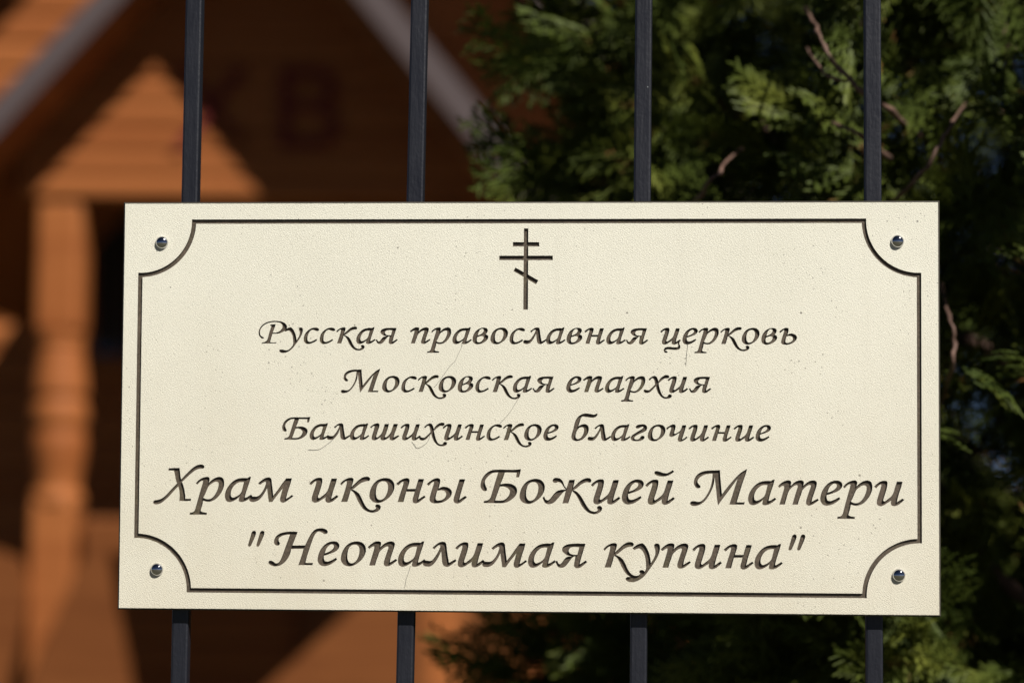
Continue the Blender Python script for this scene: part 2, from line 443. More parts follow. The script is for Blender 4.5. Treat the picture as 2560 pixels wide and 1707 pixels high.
glyph('ш', 690, 1000, 3, 924.75, 'S', ["1878,540* 1950,485 2020,460 2065,475 2065,530 2035,620 2007,735 2022,745 2075,705 2115,655 2145,570 2175,475* 2260,475* 2235,570 2205,660 2180,738 2198,742 2250,702 2295,642 2325,560 2353,475* 2440,475* 2410,570 2375,660 2353,742* 2400,720 2445,697* 2465,720* 2400,770 2340,803 2292,800 2270,775 2280,737* 2210,780 2150,803 2102,795 2085,765 2098,737* 2030,780 1970,803 1922,790 1912,745 1935,660 1965,560 1968,522 1945,520 1903,563*"])
glyph('б', 1420, 1010, 3, 1428.1, 'S', ["575,185* 597,203* 570,240 535,265 480,270 400,262 320,250 285,250 262,275 235,360 207,442* 260,412 330,397 388,420 415,480 405,560 360,640 290,705 210,735 140,735 90,710 67,670 75,600 105,500 130,390 160,310 210,245 280,200 360,185 440,195 530,207"],
      ["200,502 230,472 270,460 303,470 320,510 310,580 275,650 225,690 182,695 154,665 157,600 175,542"])
glyph('г', 1550, 1030, 3, 1577, 'S', ["322,320 314,292 345,258 410,243 480,243 530,270 543,320 520,370 460,405 390,435 320,472 287,510 297,538 340,548 385,530 420,482 460,470 490,490 485,525 440,560 370,578 290,578 235,560 213,520 235,470 310,415 400,360 455,325 466,300 448,291 410,305 360,326"])
glyph('ч', 1640, 1030, 3, 1665, 'S', ["200,325* 250,285 320,247 370,243 393,270 385,330 367,400 362,425 390,428 440,403 485,365 510,310 525,258* 607,258* 580,360 550,450 520,547* 570,520 608,483* 632,507* 580,550 520,583 470,592 439,570 437,520 460,450 468,412* 410,450 350,480 300,492 268,475 267,440 290,370 303,312 288,302 260,316 222,355*"])

TEXT = {
    1: [('Р', 646.25), ('у', 756.9), ('с', 759.4), ('с', 799.4), ('к', 840.4), ('а', 936.25), ('я', 991.6),
        ('п', 1024.4), ('р', 1077.9), ('а', 1176.9), ('в', 1181.25), ('о', 1226), ('с', 1274), ('л', 1325), ('а', 1411.25), ('в', 1416.25), ('н', 1460.6), ('а', 1561.9), ('я', 1617.75),
        ('ц', 1650.4), ('е', 1706.1), ('р', 1746.25), ('к', 1800.9), ('о', 1854.4), ('в', 1903.1), ('ь', 1947.9)],
    2: [('М', 852.1), ('о', 955.25), ('с', 1003.5), ('к', 1044.1), ('о', 1096.5), ('в', 1144), ('с', 1188.5), ('к', 1229.4), ('а', 1328.1), ('я', 1384),
        ('е', 1415.6), ('п', 1457.3), ('а', 1558.7), ('р', 1562.8), ('х', 1621.1), ('и', 1668.7), ('я', 1775.5)],
    3: [('Б', 705.25), ('а', 819.6), ('л', 834.1), ('а', 920.4), ('ш', 924.75), ('и', 1000.9), ('х', 1059.75), ('и', 1106), ('н', 1160.9), ('с', 1216.5), ('к', 1257.2), ('о', 1310.2), ('е', 1358.3),
        ('б', 1428.1), ('л', 1485.9), ('а', 1573.75), ('г', 1577), ('о', 1619.4), ('ч', 1665), ('и', 1721), ('н', 1777.1), ('и', 1833.5), ('е', 1889)],
    4: [('Х', 383), ('р', 489.4), ('а', 626.9), ('м', 729.4), ('и', 773.1), ('к', 850), ('о', 923.5), ('н', 990.25), ('ы', 1066.9),
        ('Б', 1201.25), ('о', 1299), ('ж', 1389), ('и', 1477.1), ('е', 1554.75), ('й', 1613.1), ('М', 1725.25), ('а', 1936.9), ('т', 1945), ('е', 2050.9), ('р', 2108.1), ('и', 2185.6)],
    5: [('"', 620), ('Н', 671), ('е', 794.1), ('о', 852.1), ('п', 919), ('а', 1060.25), ('л', 1081), ('и', 1138.1), ('м', 1313.75), ('а', 1385.9), ('я', 1464),
        ('к', 1508.5), ('у', 1650), ('п', 1652.1), ('и', 1730.5), ('н', 1809.1), ('а', 1953.1), ('"', 1971.9)],
}


def spline(txt, sub=4):
    pts, sharp = [], []
    for w in txt.split():
        s = w.endswith('*')
        x, y = w.rstrip('*').split(',')
        pts.append((float(x), float(y)))
        sharp.append(s)
    n = len(pts)
    P = np.array(pts)
    out = []
    for i in range(n):
        p1, p2 = P[i], P[(i + 1) % n]
        out.append(p1)
        if sharp[i] and sharp[(i + 1) % n]:
            continue
        p0 = P[i - 1] if not sharp[i] else p1 * 2 - p2
        p3 = P[(i + 2) % n] if not sharp[(i + 1) % n] else p2 * 2 - p1
        # centripetal Catmull-Rom
        t0 = 0.0
        t1 = t0 + max(np.linalg.norm(p1 - p0), 1e-6) ** 0.5
        t2 = t1 + max(np.linalg.norm(p2 - p1), 1e-6) ** 0.5
        t3 = t2 + max(np.linalg.norm(p3 - p2), 1e-6) ** 0.5
        for k in range(1, sub):
            t = t1 + (t2 - t1) * k / sub
            a1 = (t1 - t) / (t1 - t0) * p0 + (t - t0) / (t1 - t0) * p1
            a2 = (t2 - t) / (t2 - t1) * p1 + (t - t1) / (t2 - t1) * p2
            a3 = (t3 - t) / (t3 - t2) * p2 + (t - t2) / (t3 - t2) * p3
            b1 = (t2 - t) / (t2 - t0) * a1 + (t - t0) / (t2 - t0) * a2
            b2 = (t3 - t) / (t3 - t1) * a2 + (t - t1) / (t3 - t1) * a3
            out.append((t2 - t) / (t2 - t1) * b1 + (t - t1) / (t2 - t1) * b2)
    return np.array(out)


def glyph_local(ch, sub):
    ox, oy, line, ref, size, outs, holes = G[ch]
    o = uv(ref, base_y(line, ref))

    def conv(t):
        q = spline(t, sub)
        return np.array([uv(ox + x / 8, oy + y / 8) for x, y in q]) - o
    return [conv(t) for t in outs], [conv(t) for t in holes], size


# shapes: (part key, outer loops, counter loops)
SHAPES = []
cache = {}
for line, items in TEXT.items():
    big = line >= 4
    for ch, x in items:
        if ch not in cache:
            cache[ch] = glyph_local(ch, 4)
        outs, holes, size = cache[ch]
        if big or size == 'S':
            sc = np.array([1.0, 1.0])
        else:
            sc = np.array([0.702, 0.672])
        o = uv(x, base_y(line, x))
        SHAPES.append((line, [q * sc + o for q in outs], [q * sc + o for q in holes]))

# the eight-pointed cross
cx_loops = []
for quad in ([(1309.8, 571.2), (1320.8, 571.2), (1319.8, 774), (1308.2, 774)],
             [(1282.3, 605.4), (1348.1, 605.4), (1348.1, 616.3), (1282.3, 616.3)],
             [(1248.1, 639.3), (1382, 639.3), (1382, 650.4), (1248.1, 650.4)],
             [(1288.6, 668.8), (1345.9, 700.9), (1340, 710.8), (1283.8, 677.5)]):
    cx_loops.append(np.array([uv(*p) for p in quad]))
SHAPES.append((6, cx_loops, []))

# border groove with scooped corners
HW, HH = PLATE_W * 500, PLATE_H * 500
IN_L, IN_R, IN_T, IN_B, GW, RC = 11.7, 13.4, 12.9, 12.9, 3.25, 39.6


def border_loop(extra, r):
    l, rr, t, b = -HW + IN_L + extra, HW - IN_R - extra, HH - IN_T - extra, -HH + IN_B + extra
    c = GW / 2
    cl, crr, ct, cb = -HW + IN_L + c, HW - IN_R - c, HH - IN_T - c, -HH + IN_B + c
    k = extra - c
    a0 = math.asin(k / r)
    pts = []

    def arc(x, y, s, e, n=26):
        for i in range(n + 1):
            a = s + (e - s) * i / n
            pts.append((x + r * math.cos(a), y + r * math.sin(a)))
    P2 = math.pi / 2
    arc(cl, cb, P2 - a0, a0)                      # lower left: from the left line to the bottom line
    arc(crr, cb, math.pi - a0, P2 + a0)           # lower right
    arc(crr, ct, -P2 - a0, -math.pi + a0)         # upper right
    arc(cl, ct, -a0, -P2 + a0)                    # upper left
    return np.array(pts)


g_out = border_loop(0.0, RC - GW / 2)
g_in = border_loop(GW, RC + GW / 2)
SHAPES.append((7, [g_out], [g_in]))

# ---- planar subdivision of the plate by all outlines
ch_in = 1.15                                        # chamfer of the plate's rim, mm
rect = np.array([(-HW + ch_in, -HH + ch_in), (HW - ch_in, -HH + ch_in), (HW - ch_in, HH - ch_in), (-HW + ch_in, HH - ch_in)])
verts, edges = [], []


def put(loop):
    b = len(verts)
    n = len(loop)
    verts.extend(Vector((float(p[0]), float(p[1]))) for p in loop)
    edges.extend((b + i, b + (i + 1) % n) for i in range(n))


put(rect)
for key, outs, holes in SHAPES:
    for q in outs + holes:
        put(q)
rv, re_, rf, _, _, _ = geometry.delaunay_2d_cdt(verts, edges, [], 0, 1e-4)
RV = np.array([(p.x, p.y) for p in rv])
RF = np.array([tuple(f) for f in rf])
CEN = RV[RF].mean(axis=1)


def winding(loop, P):
    a, b = loop, np.roll(loop, -1, axis=0)
    w = np.zeros(len(P), int)
    for (x0, y0), (x1, y1) in zip(a, b):
        side = (x1 - x0) * (P[:, 1] - y0) - (P[:, 0] - x0) * (y1 - y0)
        w += ((y0 <= P[:, 1]) & (y1 > P[:, 1]) & (side > 0)).astype(int)
        w -= ((y0 > P[:, 1]) & (y1 <= P[:, 1]) & (side < 0)).astype(int)
    return w != 0


KEY = np.zeros(len(RF), int)
for key, outs, holes in SHAPES:
    allp = np.concatenate(outs)
    lo, hi = allp.min(0), allp.max(0)
    idx = np.where((CEN[:, 0] >= lo[0]) & (CEN[:, 0] <= hi[0]) & (CEN[:, 1] >= lo[1]) & (CEN[:, 1] <= hi[1]))[0]
    P = CEN[idx]
    ins = np.zeros(len(P), bool)
    for q in outs:
        ins |= winding(q, P)
    for q in holes:
        ins &= ~winding(q, P)
    KEY[idx[ins]] = key

# boundary edges of the cut-away area, cut side on the left
emap = {}
for fi, f in enumerate(RF):
    for k in range(3):
        emap[(f[k], f[(k + 1) % 3])] = fi
ccw = np.cross(RV[RF[:, 1]] - RV[RF[:, 0]], RV[RF[:, 2]] - RV[RF[:, 0]]) > 0
assert ccw.mean() > 0.99 or ccw.mean() < 0.01
BE = []
for (a, b), fi in emap.items():
    if KEY[fi] > 0:
        g = emap.get((b, a))
        if g is not None and KEY[g] == 0:
            BE.append((a, b, fi))
sgn = 1.0 if ccw.mean() > 0.5 else -1.0
A = np.array([RV[a] for a, b, f in BE])
B = np.array([RV[b] for a, b, f in BE])
D = B - A
D /= np.maximum(np.linalg.norm(D, axis=1, keepdims=True), 1e-9)
NRM = np.stack([-D[:, 1], D[:, 0]], 1) * sgn       # into the cut
vn = {}
for (a, b, f), n_ in zip(BE, NRM):
    for v_ in (a, b):
        vn.setdefault(v_, []).append(n_)
INSET, DEPTH = 0.38, 1.6                           # mm
off = {}
for v_, ns in vn.items():
    m = np.mean(ns, axis=0)
    L = np.linalg.norm(m)
    if L < 0.25:
        off[v_] = (np.zeros(2), 0)
        continue
    m /= L
    p = RV[v_]
    # how far to the far side of the stroke along m
    near = (np.abs(A[:, 0] - p[0]) < 12) & (np.abs(A[:, 1] - p[1]) < 45)
    a_, d_ = A[near], B[near] - A[near]
    den = m[0] * d_[:, 1] - m[1] * d_[:, 0]
    den = np.where(np.abs(den) < 1e-9, 1e-9, den)
    r_ = a_ - p
    t_ = (r_[:, 0] * d_[:, 1] - r_[:, 1] * d_[:, 0]) / den
    s_ = (r_[:, 0] * m[1] - r_[:, 1] * m[0]) / den
    ok = (t_ > 0.05) & (s_ >= -0.01) & (s_ <= 1.01)
    th = t_[ok].min() if ok.any() else 1.0
    off[v_] = (m * min(INSET / max(L, 0.6), 0.24 * th), th)

sign_root = empty("church_sign", (0, 0, 1.6), "cream rectangular plaque with engraved Cyrillic lettering and a cross, screwed to the black fence bars", "sign")
sign_root.rotation_euler = (0, -ROLL, 0)
mm = 0.001


def mesh_from(name, vs, fs):
    me = bpy.data.meshes.new(name)
    me.from_pydata(vs, [], fs)
    me.update()
    return me


# plate: the uncut face, its chamfer, sides and back
THICK = 4.0
keep = [tuple(int(i) for i in f) for f in RF[KEY == 0]]
used = sorted({i for f in keep for i in f})
remap = {u: i for i, u in enumerate(used)}
pv = [(RV[u][0] * mm, 0.0, RV[u][1] * mm) for u in used]
pf = [tuple(remap[i] for i in (f if sgn > 0 else f[::-1])) for f in keep]      # seen from -y: counter-clockwise
face_me = mesh_from("face", pv, pf)
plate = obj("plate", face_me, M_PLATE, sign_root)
# rim
rb = bmesh.new()
R0 = [(x * mm, 0.0, z * mm) for x, z in rect]
full = np.array([(-HW, -HH), (HW, -HH), (HW, HH), (-HW, HH)])
R1 = [(x * mm, ch_in * mm, z * mm) for x, z in full]
R2 = [(x * mm, THICK * mm, z * mm) for x, z in full]
v0 = [rb.verts.new(p) for p in R0]
v1 = [rb.verts.new(p) for p in R1]
v2 = [rb.verts.new(p) for p in R2]
for i in range(4):
    j = (i + 1) % 4
    rb.faces.new((v0[i], v0[j], v1[j], v1[i]))
    rb.faces.new((v1[i], v1[j], v2[j], v2[i]))
rb.faces.new(v2)
me = bpy.data.meshes.new("rim")
rb.to_mesh(me)
rb.free()
obj("plate_rim", me, M_EDGE, sign_root)

NAMES = {1: "text_line", 2: "text_line", 3: "text_line", 4: "text_line", 5: "text_line", 6: "cross_emblem", 7: "border_groove"}
for key in range(1, 8):
    ids = np.where(KEY == key)[0]
    vs, fs, low, top = [], [], {}, {}

    def lowv(i):
        if i not in low:
            o_ = off.get(i, (np.zeros(2), 0))[0]
            p = RV[i] + o_
            low[i] = len(vs)
            vs.append((p[0] * mm, (1.5 if key == 7 else DEPTH) * mm, p[1] * mm))
        return low[i]

    def topv(i):
        if i not in top:
            top[i] = len(vs)
            vs.append((RV[i][0] * mm, 0.0, RV[i][1] * mm))
        return top[i]
    for fi in ids:
        f = [int(i) for i in RF[fi]]
        fs.append(tuple(lowv(i) for i in (f if sgn > 0 else f[::-1])))
    for a, b, f in BE:
        if KEY[f] == key:
            q = (topv(a), topv(b), lowv(b), lowv(a))
            fs.append(q if sgn > 0 else q[::-1])
    o = obj(NAMES[key], mesh_from(NAMES[key], vs, fs), M_CORE, sign_root)

# four domed screws with a faint ring of dirt, all a little different
for px, py in ((405.2, 606.4), (2244, 603.3), (392.7, 1422.5), (2247.4, 1437.3)):
    u, v_ = uv(px, py)
    bm = bmesh.new()
    R = 4.75
    prof = [(R, 0.35), (R + 0.05, -0.1), (R, -0.5)]
    for k in range(1, 11):
        a = k / 10 * math.pi / 2
        prof.append((R * math.cos(a) * 0.985 + 0.02, -0.5 - 3.1 * math.sin(a)))
    n = 40
    rings = [[bm.verts.new(((u + r * math.cos(2 * math.pi * k / n)) * mm, d * mm, (v_ + r * math.sin(2 * math.pi * k / n)) * mm)) for k in range(n)] for r, d in prof]
    for r0, r1 in zip(rings, rings[1:]):
        for k in range(n):
            bm.faces.new((r0[k], r0[(k + 1) % n], r1[(k + 1) % n], r1[k]))
    bm.faces.new(rings[-1])
    from_bm("screw", bm, M_STEEL, sign_root, smooth=True)

# two flat strips behind the plate that carry it on the bars
for v_ in (118.0, -118.0):
    bm = bmesh.new()
    add_box(bm, (-0.285, 0.0042, v_ * mm - 0.012), (0.285, 0.0088, v_ * mm + 0.012))
    from_bm("mounting_strip", bm, M_STRIP, sign_root)

# cobweb threads caught on the lettering
def thread(label, pts):
    P = []
    for x, y in pts:
        u, v_ = uv(x, y)
        P.append((u, v_))
    P = np.array(P)
    bm = bmesh.new()
    q = []
    for i in range(len(P) - 1):
        p0, p1, p2, p3 = P[max(i - 1, 0)], P[i], P[i + 1], P[min(i + 2, len(P) - 1)]
        for k in range(6):
            t = k / 6
            q.append(0.5 * ((2 * p1) + (p2 - p0) * t + (2 * p0 - 5 * p1 + 4 * p2 - p3) * t * t + (3 * p1 - p0 - 3 * p2 + p3) * t ** 3))
    q.append(P[-1])
    pts3 = []
    for u, v_ in q:
        X = u * CR - v_ * SR
        Z = u * SR + v_ * CR
        pts3.append((X * mm, -0.00025, Z * mm + 1.6))
    add_tube(bm, pts3, [0.00010] * len(pts3), 5)
    o = from_bm("cobweb_thread", bm, M_THREAD)
    tag(o, label, "cobweb thread", "cobweb threads on the plaque")


def z8(ox, oy, *pts):
    return [(ox + x / 8, oy + y / 8) for x, y in pts]


thread("long dark thread running from the first line of the plaque down to its second line", z8(880, 740, (2205, 920), (2190, 1020), (2130, 1150), (2060, 1300), (1960, 1400), (1840, 1568), (1700, 1760), (1640, 1820)))
thread("curved dark thread hanging below the second letter л in the third line of the plaque", z8(690, 1000, (1265, 630), (1200, 720), (1090, 830), (960, 930), (860, 985), (740, 995), (640, 990)))
thread("dark thread hanging straight down from the word церковь", z8(1710, 740, (76, 900), (74, 1000), (55, 1150), (45, 1300), (38, 1390)))
thread("dark thread between the bottom line of lettering and the lower border groove", z8(880, 1290, (1172, 985), (1140, 1100), (1085, 1260), (1060, 1400), (1045, 1440)))
thread("thin dark thread falling from the end of the word Московская to the third line", z8(1110, 860, (1545, 970), (1500, 1070), (1420, 1200), (1320, 1360), (1210, 1490), (1120, 1580)))
thread("shallow thread looped under the word Балашихинское", z8(960, 1000, (920, 710), (880, 820), (800, 900), (670, 960), (610, 900), (560, 830)))

# ------------------------------------------------------------------ fence
fence = empty("metal_fence", (0, 0.015, 0), "black painted metal fence of square upright bars behind the cream plaque", "fence")
BW = 0.0124
for x, lean in ((-0.4225, 0.0), (-0.2538, 0.0005), (-0.0860, -0.002), (0.0832, 0.0022), (0.2527, 0.005), (0.4210, 0.0)):
    bm = bmesh.new()
    add_box(bm, (-BW / 2, 0, 0), (BW / 2, BW, 2.36), 0.0016, 2)
    dz = lean / 0.5
    for v_ in bm.verts:
        v_.co.x += x - (v_.co.z - 1.6) * dz
        v_.co.y += 0.009 - 0.015
    from_bm("bar", bm, M_PAINT, fence, smooth=False)
for z in (0.22, 2.24):
    bm = bmesh.new()
    add_box(bm, (-1.10, 0.0068, z), (1.10, 0.0268, z + 0.03), 0.002)
    from_bm("rail", bm, M_PAINT, fence)
for x in (-1.13, 1.13):
    bm = bmesh.new()
    add_box(bm, (x - 0.03, -0.015, 0), (x + 0.03, 0.045, 2.45), 0.003)
    from_bm("post", bm, M_PAINT, fence)

# ------------------------------------------------------------------ ground
def mat_ground():
    M = Mat("ground_soil")
    v = M.mapping()
    a = M.noise(v, 3, 6, 0.6)
    M.color(M.ramp(a, [(0.3, (0.045, 0.05, 0.022)), (0.6, (0.08, 0.075, 0.045)), (0.8, (0.13, 0.115, 0.085))]))
    M.rough(0.9)
    M.bump(M.noise(v, 40, 4, 0.6), 0.02, 0.6)
    return M.m


bm = bmesh.new()
S = 150
bmesh.ops.create_grid(bm, x_segments=2, y_segments=2, size=S)
g = from_bm("ground", bm, mat_ground())
g["kind"] = "structure"

# ------------------------------------------------------------------ wooden church building with its porch
YF, YW, YM = 7.08, 7.5, 9.3                # porch roof edge, porch front wall, main wall
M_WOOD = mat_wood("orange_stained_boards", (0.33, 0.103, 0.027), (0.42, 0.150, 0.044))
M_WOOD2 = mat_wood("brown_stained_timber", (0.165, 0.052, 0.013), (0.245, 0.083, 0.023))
M_TRIM = mat_simple("mauve_metal_trim", (0.085, 0.063, 0.063), 0.5, 0.0, 0.5).m
M_ROOF = mat_simple("roof_sheet", (0.09, 0.065, 0.06), 0.5).m
M_GLASS = mat_simple("dark_window_glass", (0.02, 0.022, 0.025), 0.08, 0.0, 0.6).m
M_INNER = mat_wood("dark_inner_boards", (0.20, 0.07, 0.02), (0.28, 0.10, 0.03))

church = empty("wooden_church", (at(584, 0, YW).x, YW, 0), "orange stained timber church building with a gabled porch standing behind the fence", "building")
CX = at(584, 0, YW).x
SL = 1.12
SLS = {-1: 1.10, 1: 1.21}


def child(name, bm, mat, smooth=False):
    for v_ in bm.verts:
        v_.co -= Vector((CX, YW, 0))
    return from_bm(name, bm, mat, church, smooth)


def cladding(bm, inside, x0, x1, z0, z1, y, h=0.09, th=0.03, gap=0.008):
    """horizontal boards; inside(z) gives the clear span (xa, xb) at height z"""
    z = z0
    while z < z1 - 0.001:
        zt = min(z + h - gap, z1)
        a0, b0 = inside(z)
        a1, b1 = inside(zt)
        a0, b0, a1, b1 = max(a0, x0), min(b0, x1), max(a1, x0), min(b1, x1)
        if b0 - a0 > 0.01 and b1 - a1 > 0.0:
            # rounded face: three strips
            prof = [(0.0, 0.012), (0.18, 0.002), (0.5, 0.0), (0.82, 0.002), (1.0, 0.012)]
            rows = []
            for f, d in prof:
                zz = z + (zt - z) * f
                xa, xb = a0 + (a1 - a0) * f, b0 + (b1 - b0) * f
                rows.append((bm.verts.new((xa, y + d, zz)), bm.verts.new((xb, y + d, zz))))
            for r0, r1 in zip(rows, rows[1:]):
                bm.faces.new((r0[0], r0[1], r1[1], r1[0]))
        z += h
    # backing sheet right behind the boards
    

# --- porch: gable wall between roof slopes, above the beam
z_beam = at(300, 455, YW).z
apex_f = at(584, -279, YF)                  # lower edge of the trim at the front of the roof
zr_wall = apex_f.z + 0.02                   # roof underside apex above the wall plane (ridge is level)


def porch_in(z):
    w = max(zr_wall - z, 0.0)
    return CX - w / SLS[-1], CX + w / SLS[1]


bm = bmesh.new()
PWX = 0.80                                   # half width of the porch wall
cladding(bm, porch_in, CX - PWX, CX + PWX, z_beam, zr_wall, YW, h=0.082)
bk = [(CX - PWX, z_beam), (CX + PWX, z_beam), (CX + PWX, zr_wall - PWX * SLS[1]), (CX, zr_wall), (CX - PWX, zr_wall - PWX * SLS[-1])]
add_prism(bm, bk, YW + 0.014, YW + 0.08)
child("gable_wall", bm, M_WOOD)
bm = bmesh.new()
add_box(bm, (CX - 0.80, YW + 0.082, z_beam), (CX + 0.80, YW + 0.20, z_beam + 0.14), 0.008)
child("beam", bm, M_INNER)

# red festive letters on the gable boards
M_RED = mat_simple("red_letter_paint", (0.13, 0.007, 0.005), 0.8).m


def letter(ch, x0, x1, y0, y1):
    cu = bpy.data.curves.new("letter", 'FONT')
    cu.body = ch
    cu.extrude = 0.006
    tmp = bpy.data.objects.new("letter", cu)
    COL.objects.link(tmp)
    dg = bpy.context.evaluated_depsgraph_get()
    dg.update()
    me = bpy.data.meshes.new_from_object(tmp.evaluated_get(dg))
    bpy.data.objects.remove(tmp)
    co = np.array([v_.co[:] for v_ in me.vertices])
    lo, hi = co.min(0), co.max(0)
    a, b = at(x0, y1, YW - 0.02), at(x1, y0, YW - 0.02)
    for v_, c in zip(me.vertices, co):
        fx, fz = (c[0] - lo[0]) / (hi[0] - lo[0]), (c[1] - lo[1]) / (hi[1] - lo[1])
        v_.co = (a.x + (b.x - a.x) * fx - CX, -0.012 - c[2], a.z + (b.z - a.z) * fz)
    o = obj("red_letter", me, M_RED, church)
    return o


letter("Х", 395, 575, 158, 341)
letter("В", 640, 782, 158, 341)

# porch roof: two slabs from the front edge back to the main wall
EV = 1.22                                     # half width to the eaves
for s in (-1, 1):
    bm = bmesh.new()
    ex, ez = CX + s * EV, zr_wall - EV * SLS[s]
    t = 0.02 if s < 0 else 0.115             # the right slope carries a thicker roof with a projecting metal edge
    up, fwd = (0.0, 0.0) if s < 0 else (0.095, 0.06)
    pts = [(CX, zr_wall), (ex, ez), (ex, ez + t), (CX, zr_wall + t)]
    add_prism(bm, pts if s > 0 else pts[::-1], YF + 0.03, YM - 0.002)
    child("soffit", bm, M_WOOD)
    bm = bmesh.new()
    pts = [(CX, zr_wall + t + 0.002), (ex, ez + t + 0.002), (ex, ez + t + 0.055), (CX, zr_wall + t + 0.055)]
    add_prism(bm, pts if s > 0 else pts[::-1], YF - fwd + 0.03, YM - 0.002)
    child("porch_roof", bm, M_ROOF)
    bm = bmesh.new()
    w = 0.125 if s < 0 else 0.145               # vertical height of the metal trim
    pts = [(CX, zr_wall - 0.02 + up), (ex, ez - 0.02 + up), (ex, ez - 0.02 + up + w), (CX, zr_wall - 0.02 + up + w)]
    add_prism(bm, pts if s > 0 else pts[::-1], YF - fwd, YF - fwd + 0.028)
    child("roof_trim", bm, M_TRIM)

# turned posts under the gable wall, square above and below
def post(x):
    bm = bmesh.new()
    h = 0.080
    yc = YW + 0.10
    add_box(bm, (x - h, yc - h, 2.16), (x + h, yc + h, z_beam - 0.004), 0.02)
    prof = [(0.085, 2.165), (0.083, 2.13), (0.078, 2.115), (0.082, 2.09), (0.097, 1.98), (0.098, 1.955), (0.086, 1.935), (0.100, 1.90), (0.101, 1.87), (0.088, 1.83), (0.097, 1.79), (0.095, 1.75), (0.080, 1.66), (0.078, 1.63), (0.092, 1.60), (0.092, 1.58)]
    add_lathe(bm, x, yc, prof, 32)
    add_box(bm, (x - h * 0.97, yc - h * 0.97, 0.0), (x + h * 0.97, yc + h * 0.97, 1.585), 0.015)
    return child("porch_post", bm, M_WOOD, False)


XP = at(80, 600, YW + 0.02).x + 0.08
post(XP)
post(2 * CX - XP)

# parapets either side of the porch entrance
def poly_px(pts, Y):
    return [(p.x, p.z) for p in (at(x, y, Y) for x, y in pts)]


def to_ground(pts, n_tail):
    return pts


bm = bmesh.new()
a = poly_px([(188, 1290), (212, 1228), (238, 1225), (262, 1380), (290, 1520), (302, 1600), (40, 1640), (85, 1520), (135, 1400)], YW - 0.07)
a = a[:6] + [(a[5][0] + 0.05, 0.0), (a[6][0], 0.0)] + a[6:]
add_prism(bm, a, YW - 0.07, YW - 0.02)
a = poly_px([(-140, 1262), (-20, 1258), (45, 1285), (62, 1360), (40, 1480), (10, 1600)], YW - 0.02)
a = [(XP - 0.9, a[0][1])] + a[1:] + [(a[-1][0], 0.0), (XP - 0.9, 0.0)]
add_prism(bm, a, YW - 0.02, YW + 0.03)
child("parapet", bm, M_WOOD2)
bm = bmesh.new()
a = poly_px([(985, 1240), (880, 1330), (800, 1405), (620, 1568), (560, 1625)], YW - 0.05)
a = a + [(a[-1][0], 0.0), (a[0][0], 0.0)]
add_prism(bm, a, YW - 0.05, YW + 0.0, 0.006)
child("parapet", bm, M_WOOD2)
# handrail from the left post towards the entrance
bm = bmesh.new()
p0, p1 = at(212, 1165, YW + 0.1), at(330, 1165, YW + 0.1)
add_box(bm, (XP + 0.1, YW + 0.06, 1.40), (p1.x, YW + 0.14, 1.53), 0.012)
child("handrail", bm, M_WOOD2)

# --- main building: gabled front wall, window, door opening, roof
apex_m = at(584, -696, YM)
zr_main = apex_m.z
MX = apex_m.x
MW = 4.6


def main_in(z):
    w = max((zr_main - z) / SL, 0.0)
    return MX - w, MX + w


bm = bmesh.new()
cladding(bm, main_in, MX - MW + 0.5, MX + MW - 0.5, 0.02, zr_main, YM, h=0.115)
hw = MW - 0.5
bk = [(MX - hw, 0.0), (MX + hw, 0.0), (MX + hw, zr_main - hw * SL), (MX, zr_main), (MX - hw, zr_main - hw * SL)] if zr_main - hw * SL > 0.3 else None
if bk is None:
    hw = (zr_main - 1.6) / SL
    bk = [(MX - hw, 0.0), (MX + hw, 0.0), (MX + hw, 1.6), (MX, zr_main), (MX - hw, 1.6)]
add_prism(bm, bk, YM + 0.014, YM + 6.0)
child("main_wall", bm, M_WOOD)
for s in (-1, 1):
    bm = bmesh.new()
    ew = hw + 0.5
    ex, ez = MX + s * ew, zr_main - ew * SL
    pts = [(MX, zr_main), (ex, ez), (ex, ez + 0.22), (MX, zr_main + 0.22)]
    add_prism(bm, pts if s > 0 else pts[::-1], YM - 0.6, YM + 6.3)
    child("main_roof", bm, M_ROOF)
bm = bmesh.new()
wl, wr = at(225, 480, YM).x, at(400, 480, YM).x
wb, wt = at(250, 815, YM).z, at(250, 440, YM).z
add_box(bm, (wl - 0.05, YM - 0.03, wb - 0.05), (wr + 0.05, YM + 0.005, wb), 0.004)
add_box(bm, (wl - 0.05, YM - 0.03, wt), (wr + 0.05, YM + 0.005, wt + 0.05), 0.004)
add_box(bm, (wl - 0.05, YM - 0.03, wb + 0.001), (wl, YM + 0.005, wt - 0.001), 0.004)
add_box(bm, (wr, YM - 0.03, wb + 0.001), (wr + 0.05, YM + 0.005, wt - 0.001), 0.004)
wf = child("window", bm, M_INNER)
bm = bmesh.new()
add_box(bm, (wl, YM - 0.012, wb), (wr, YM - 0.006, wt))
for v_ in bm.verts:
    v_.co -= Vector((CX, YW, 0))
from_bm("pane", bm, M_GLASS, wf)
bm = bmesh.new()
add_box(bm, (CX - 0.05, YM - 0.05, 0.0), (CX + 0.85, YM - 0.001, 2.05), 0.006)
child("door", bm, M_INNER)

